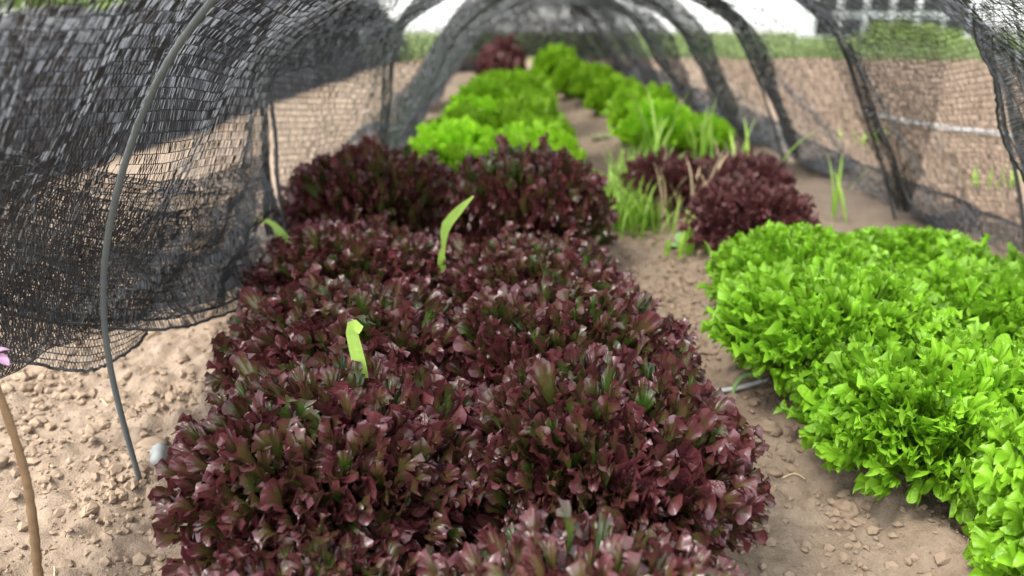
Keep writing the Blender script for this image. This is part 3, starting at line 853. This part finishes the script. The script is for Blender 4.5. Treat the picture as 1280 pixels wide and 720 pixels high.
lone_grass([([(552, 330, 1.42), (554, 312, 1.42), (557, 284, 1.41), (572, 264, 1.40), (592, 245, 1.39)], .021, [.7, .85, .8, .35, .9, .75, .15], (.25, -1, .2))],
           'pale green grass blade kinked halfway, leaning over the dark red lettuces')
lone_grass([([(368, 318, 1.5), (356, 297, 1.5), (342, 281, 1.5), (328, 275, 1.5), (312, 278, 1.5)], .018, [.8, 1, .9, .6, .1], (.1, -1, .7)),
            ([(352, 318, 1.5), (348, 300, 1.5), (341, 284, 1.5)], .014, [.8, 1, .5, .1], (.1, -1, .3))],
           'short bent grass weed at the net edge beside dark red lettuces')

def tuft(x, y, n, Lr, wd, label, seed, spread=.05, mat='blade'):
    rnd = random.Random(seed)
    t = thing('grass_weed', (x, y, gz(x, y)), label, 'weed', 'grass weeds by the path')
    for k in range(n):
        o = obj('blade', blade_mesh(seed * 50 + k, rnd.uniform(*Lr), wd * rnd.uniform(.7, 1.2), rnd.uniform(.2, 1.1), rnd.uniform(-.6, .6), mat), t)
        a = rnd.uniform(0, 6.28)
        o.location = (rnd.gauss(0, spread), rnd.gauss(0, spread), 0); o.rotation_euler = (rnd.uniform(-.15, .15), rnd.uniform(-.1, .3), a)
    return t
def P0(px, py): return at(px, py, 0)
for (px, py, n, Lr, wd, lab, sd, sp) in [
    (790, 284, 120, (.08, .19), .008, 'dense low clump of bright grass at the edge of the path', 11, .05),
    (764, 262, 100, (.07, .17), .007, 'thin bright grass beside the lime green lettuces', 12, .05),
    (800, 250, 110, (.08, .20), .007, 'bright grass tuft between the path and the overgrown maroon lettuce', 19, .05),
    (820, 245, 10, (.22, .34), .013, 'tall grass blades rising through the small maroon lettuces', 13, .03),
    (880, 225, 7, (.18, .30), .014, 'few tall grass blades behind the overgrown maroon lettuce', 14, .03),
    (935, 245, 7, (.14, .26), .013, 'grass blades between the maroon lettuces and the net', 15, .03),
    (1045, 272, 5, (.14, .22), .011, 'few grass blades behind the green lettuces at the net', 16, .02),
    (860, 330, 12, (.06, .13), .013, 'broad short grass weed in front of the maroon lettuce', 17, .025),
    (905, 372, 6, (.07, .12), .014, 'short weed blades at the corner of the green lettuces', 18, .015)]:
    x, y = P0(px, py); tuft(x, y, n, Lr, wd, lab, sd, sp)
for (px, py, n, lab, sd) in [(905, 255, 20, 'straw coloured dead grass between the maroon lettuces', 31), (855, 290, 24, 'withered straw coloured grass beside the path weeds', 32)]:
    x, y = P0(px, py); tuft(x, y, n, (.08, .2), .008, lab, sd, .05, 'dry')

# low broad-leaved weed with pale oval leaves
def oval_leaf(seed, L, wd, bend, mat):
    n, m_ = 10, 7
    s = np.linspace(0, 1, n)[:, None] * np.ones((1, m_)); t = np.ones((n, 1)) * np.linspace(-1, 1, m_)[None]
    w_ = wd / 2 * np.sin(np.clip(s * 1.02, 0, 1) * math.pi) ** .6 * (0.25 + .75 * smooth(.15, .4, s))
    th = bend * s
    V = np.stack([L * s * np.cos(.7 - th), t * w_, L * s * np.sin(.7 - th) + .15 * w_ * t * t], -1).reshape(-1, 3)
    return mesh_np('leaf', V, grid_faces(n, m_), M[mat])
def broad_weed(px, py, n, L, lab, sd):
    rnd = random.Random(sd); x, y = P0(px, py)
    t = thing('broadleaf_weed', (x, y, gz(x, y)), lab, 'weed', 'broad leaved weeds')
    for k in range(n):
        o = obj('leaf', oval_leaf(sd + k, L * rnd.uniform(.7, 1.2), L * .5, rnd.uniform(.2, .9), 'weedleaf'), t)
        o.rotation_euler = (0, rnd.uniform(-.3, .2), k * 2.4 + rnd.uniform(-.4, .4))
broad_weed(912, 392, 6, .055, 'small weed with pale oval leaves at the corner of the green lettuces', 41)
broad_weed(850, 318, 7, .05, 'low oval leaved weed on the bare soil before the maroon lettuce', 42)
broad_weed(755, 175, 5, .06, 'pale green weed on the path beside round lime green lettuces', 43)
broad_weed(1000, 512, 5, .035, 'tiny pale weed tucked under the green lettuces by the pipe', 44)

# ------------------------------------------------------------------ drip pipe, loop, stone, stem with flower
def g3(px, py, h=0.006):
    x, y = at(px, py, 0); return (x, y, gz(x, y) + h)
P = catmull([g3(840, 486, .010), g3(872, 487, .012), g3(915, 488, .014), g3(965, 490, .010), g3(1010, 492, .006)], 40)
V, Fc = tube(P, .0042, 8)
tag(obj('drip_pipe', mesh_np('drip_pipe', V, Fc, M['pipe'])), 'thin pale irrigation pipe crossing the soil path under the lettuces', 'pipe')
x0, y0, z0 = g3(916, 489)
arc = [(x0 + .028 * (1 - math.cos(a)), y0 + .004 * math.sin(a), z0 - .004 + .038 * math.sin(a)) for a in np.linspace(0, math.pi * .92, 7)]
V, Fc = tube(catmull(arc, 30), .0038, 8)
tag(obj('pipe_peg', mesh_np('pipe_peg', V, Fc, M['weedleaf'])), 'small pale green arched peg standing over the irrigation pipe', 'peg')

x, y = at(200, 572, .0)
bm = bmesh.new(); bmesh.ops.create_icosphere(bm, subdivisions=3, radius=1)
for v in bm.verts:
    n_ = .18 * math.sin(3.1 * v.co.x + 1) + .15 * math.sin(4.3 * v.co.y + 2.2 * v.co.z) + .06 * math.sin(9 * v.co.x + 7 * v.co.z)
    v.co *= 1 + n_; v.co.x *= .017; v.co.y *= .015; v.co.z *= .016
for fc in bm.faces: fc.smooth = True
me = bpy.data.meshes.new('stone'); bm.to_mesh(me); bm.free(); me.materials.append(M['stone'])
o = obj('stone', me); o.location = (x, y, gz(x, y) + .010); tag(o, 'pale whitish stone on the soil at the foot of the grey hoop', 'stone')

# woody stem with a pink flower at its top
D_ST = 0.735
pts = [along_ray(*a, D_ST) for a in [(-18, 450), (-4, 485), (16, 540), (33, 600), (42, 660), (48, 720)]]
foot = pts[-1] + (pts[-1] - pts[-2]) * 1.0; foot[2] = gz(foot[0], D_ST) - .03
pts.append(pts[-1] * .45 + foot * .55 + np.array([.002, 0, 0])); pts.append(foot)
P = catmull(pts, 70); rr_ = np.linspace(.0036, .0056, 70) * (1 + .06 * np.sin(np.arange(70) * 1.7) + .05 * RNG.normal(size=70))
stem = thing('flower_stem', tuple(foot + np.array([0, 0, .03])), 'brown woody stem with a pink flower, standing in bare soil', 'plant')
V, Fc = tube(P, rr_, 10); inv = Matrix.Translation(stem.location).inverted()
o = obj('stem', mesh_np('stem', V, Fc, M['bark']), stem); o.matrix_parent_inverse = inv
top = pts[0] + np.array([.001, -.002, .002])
pm = oval_leaf(900, .024, .018, .8, 'pink')
for k in range(7):
    o = obj('petal', pm, stem); o.matrix_parent_inverse = inv
    o.location = top; o.rotation_euler = (0, random.uniform(-.3, .5), k * .9)
lm = oval_leaf(901, .02, .006, .6, 'weedleaf')
for k in range(3):
    o = obj('bract', lm, stem); o.matrix_parent_inverse = inv; o.location = top; o.rotation_euler = (0, .5, k * 2.1 + .2)

# ------------------------------------------------------------------ beyond the plot
def leaf_cloud(n, size, fn, seed):
    r = np.random.default_rng(seed)
    C = fn(r, n); k = len(C)
    a = r.normal(size=(k, 3)); a /= np.linalg.norm(a, axis=1)[:, None]
    b = np.cross(a, r.normal(size=(k, 3))); b /= np.linalg.norm(b, axis=1)[:, None]
    sz = size * r.uniform(.6, 1.4, (k, 1))
    V = np.stack([C - a * sz, C + b * sz * .5, C + a * sz, C - b * sz * .5], 1).reshape(-1, 3)
    return V, np.arange(k * 4).reshape(-1, 4)

def tree(x, y, H, R, label, seed, mat='treeleaf', trunk_h=.3, n=2600, cat='tree', group='trees beyond the plot', name='tree', leaf=.10):
    z = gz(x, y); r = np.random.default_rng(seed)
    t = thing(name, (x, y, z), label, cat, group)
    lob = [(r.normal(0, R * .4, 3) * (1, 1, .7) + (0, 0, H * (trunk_h + (1 - trunk_h) * .5)), R * r.uniform(.4, .65)) for _ in range(9)]
    def fn(rg, n_):
        out = []
        for c, rad in lob:
            d = rg.normal(size=(n_ // 9, 3)); d /= np.linalg.norm(d, axis=1)[:, None]
            p = c + d * rad * (rg.random((n_ // 9, 1)) ** .4) * (1, 1, 1.1); out.append(p)
        p = np.vstack(out); return p[p[:, 2] > .02]
    V, Fc = leaf_cloud(n, leaf, fn, seed)
    o = obj('crown', mesh_np('crown', V, Fc, M[mat], False), t)
    V, Fc = [], []; off = 0
    base = np.array([[0, 0, -.1], [.02 * H * r.normal(), 0, H * trunk_h], [0.03 * H * r.normal(), 0, H * .7]])
    a, b = tube(catmull(base, 12), np.linspace(.03 * H, .008 * H, 12), 8); V.append(a); Fc.append(b); off = len(a)
    for c, rad in lob[:5]:
        a, b = tube(catmull(np.array([base[1], base[1] * .4 + c * .6, c]), 8), np.linspace(.012 * H, .003 * H, 8), 6); V.append(a); Fc.append(b + off); off += len(a)
    obj('trunk', mesh_np('trunk', np.vstack(V), np.vstack(Fc), M['bark']), t)
    return t
def far_xy(px, d): return (px - 640) / F_PX * d * 1.02
tree(far_xy(395, 16), 16, 4.2, 1.7, 'dark leafy tree rising behind the neighbouring net tunnel', 601, trunk_h=.05)
tree(far_xy(345, 19), 19, 5.0, 2.0, 'broad dark tree left of the neighbouring tunnel', 602, trunk_h=.1)
tree(far_xy(455, 22), 22, 5.0, 1.7, 'tall dark tree with sky showing through its crown', 603, trunk_h=.05, n=2000)
tree(far_xy(200, 14), 14, 2.0, 1.3, 'low wide green bush beyond the bare soil', 604, 'bushleaf', .02, cat='bush', group=None, name='bush', leaf=.06)
tree(far_xy(110, 8.5), 8.5, 1.0, .7, 'yellowish green bush seen through the lifted net', 605, 'bushleaf', .02, 1800, 'bush', None, 'bush', .045)
tree(far_xy(1095, 9.5), 9.5, .34, .40, 'wide low green bush on the grassy bank before the dark windows', 606, 'bushleaf', .02, 3200, 'bush', None, 'bush', .028).scale = (1.7, 1, .75)

# grass along the edge of the plot
r = np.random.default_rng(9); nb = 30000
bx = r.uniform(-9, 14, nb); by = 6.35 + r.random(nb) ** 1.6 * 7.0 + .25 * np.sin(bx * 1.3)
kh = r.uniform(.05, .17, nb) * (0.5 + vnoise(bx, by, 1.4, 21)); bz = ground_z(bx, by, False); a = r.uniform(0, 6.28, nb)
wv = r.uniform(.003, .007, nb); lean_ = r.normal(0, .35, (nb, 2)) * kh[:, None]
b0 = np.stack([bx - wv * np.cos(a), by - wv * np.sin(a), bz], -1); b1 = np.stack([bx + wv * np.cos(a), by + wv * np.sin(a), bz], -1)
tp = np.stack([bx + lean_[:, 0], by + lean_[:, 1], bz + kh], -1)
V = np.stack([b0, b1, tp], 1).reshape(-1, 3)
gr = obj('grass', mesh_np('grass', V, np.arange(nb * 3).reshape(-1, 3), M['grass'], False), None, 'stuff')
tag(gr, 'strip of green grass along the far edge of the bare field', 'grass')
# low weeds scattered on the open field to the right
for i, (px, py) in enumerate([(1240, 232), (1085, 182)]):
    x, y = P0(px, py)
    tuft(x, y, 14, (.04, .09), .008, ['small grass tuft in the open field outside the net', 'small grass tuft on bare field soil near the white string'][i], 60 + i, .05)
# white string lying outside the net
P = catmull([g3(1075, 147, .03), g3(1130, 156, .02), g3(1180, 168, .02), g3(1240, 176, .02), g3(1320, 186, .02)], 40)
V, Fc = tube(P, .009, 6)
tag(obj('hose', mesh_np('hose', V, Fc, M['pipe'])), 'thin pale hose lying across the bare field outside the net', 'hose')

# glazed building
def box_part(name, lo, hi, mat, parent):
    lo = np.array(lo); hi = np.array(hi)
    bm = bmesh.new(); bmesh.ops.create_cube(bm, size=1)
    for v in bm.verts: v.co = Vector(((lo + hi) / 2)) + Vector((v.co.x * (hi - lo)[0], v.co.y * (hi - lo)[1], v.co.z * (hi - lo)[2]))
    me = bpy.data.meshes.new(name); bm.to_mesh(me); bm.free(); me.materials.append(M[mat])
    return obj(name, me, parent)
BD = 30.0; PXM = F_PX / (BD * 1.0)
bx0 = (1001 - 640) / PXM; pit = 31.0 / PXM
bld = thing('glazed_building', (bx0, BD, gz(bx0, BD)), 'white framed building with a grid of dark square windows beyond the grass', 'building')
Wd = pit * 6
box_part('wall', (-.10, .06, 0), (Wd + .02, 1.6, 3.3), 'white', bld)
rf = box_part('roof', (-.4, -.3, 3.3), (Wd + .3, 1.9, 3.5), 'roof', bld)
for i in range(6):
    for j in range(4):
        z0 = .06 + j * .79
        wn = box_part('window', (i * pit, 0.02, z0), (i * pit + .72, .055, z0 + .60), 'glass', bld)
        fr = box_part('sill', (i * pit - .02, -.03, z0 - .05), (i * pit + .74, .05, z0 - .005), 'white', wn)
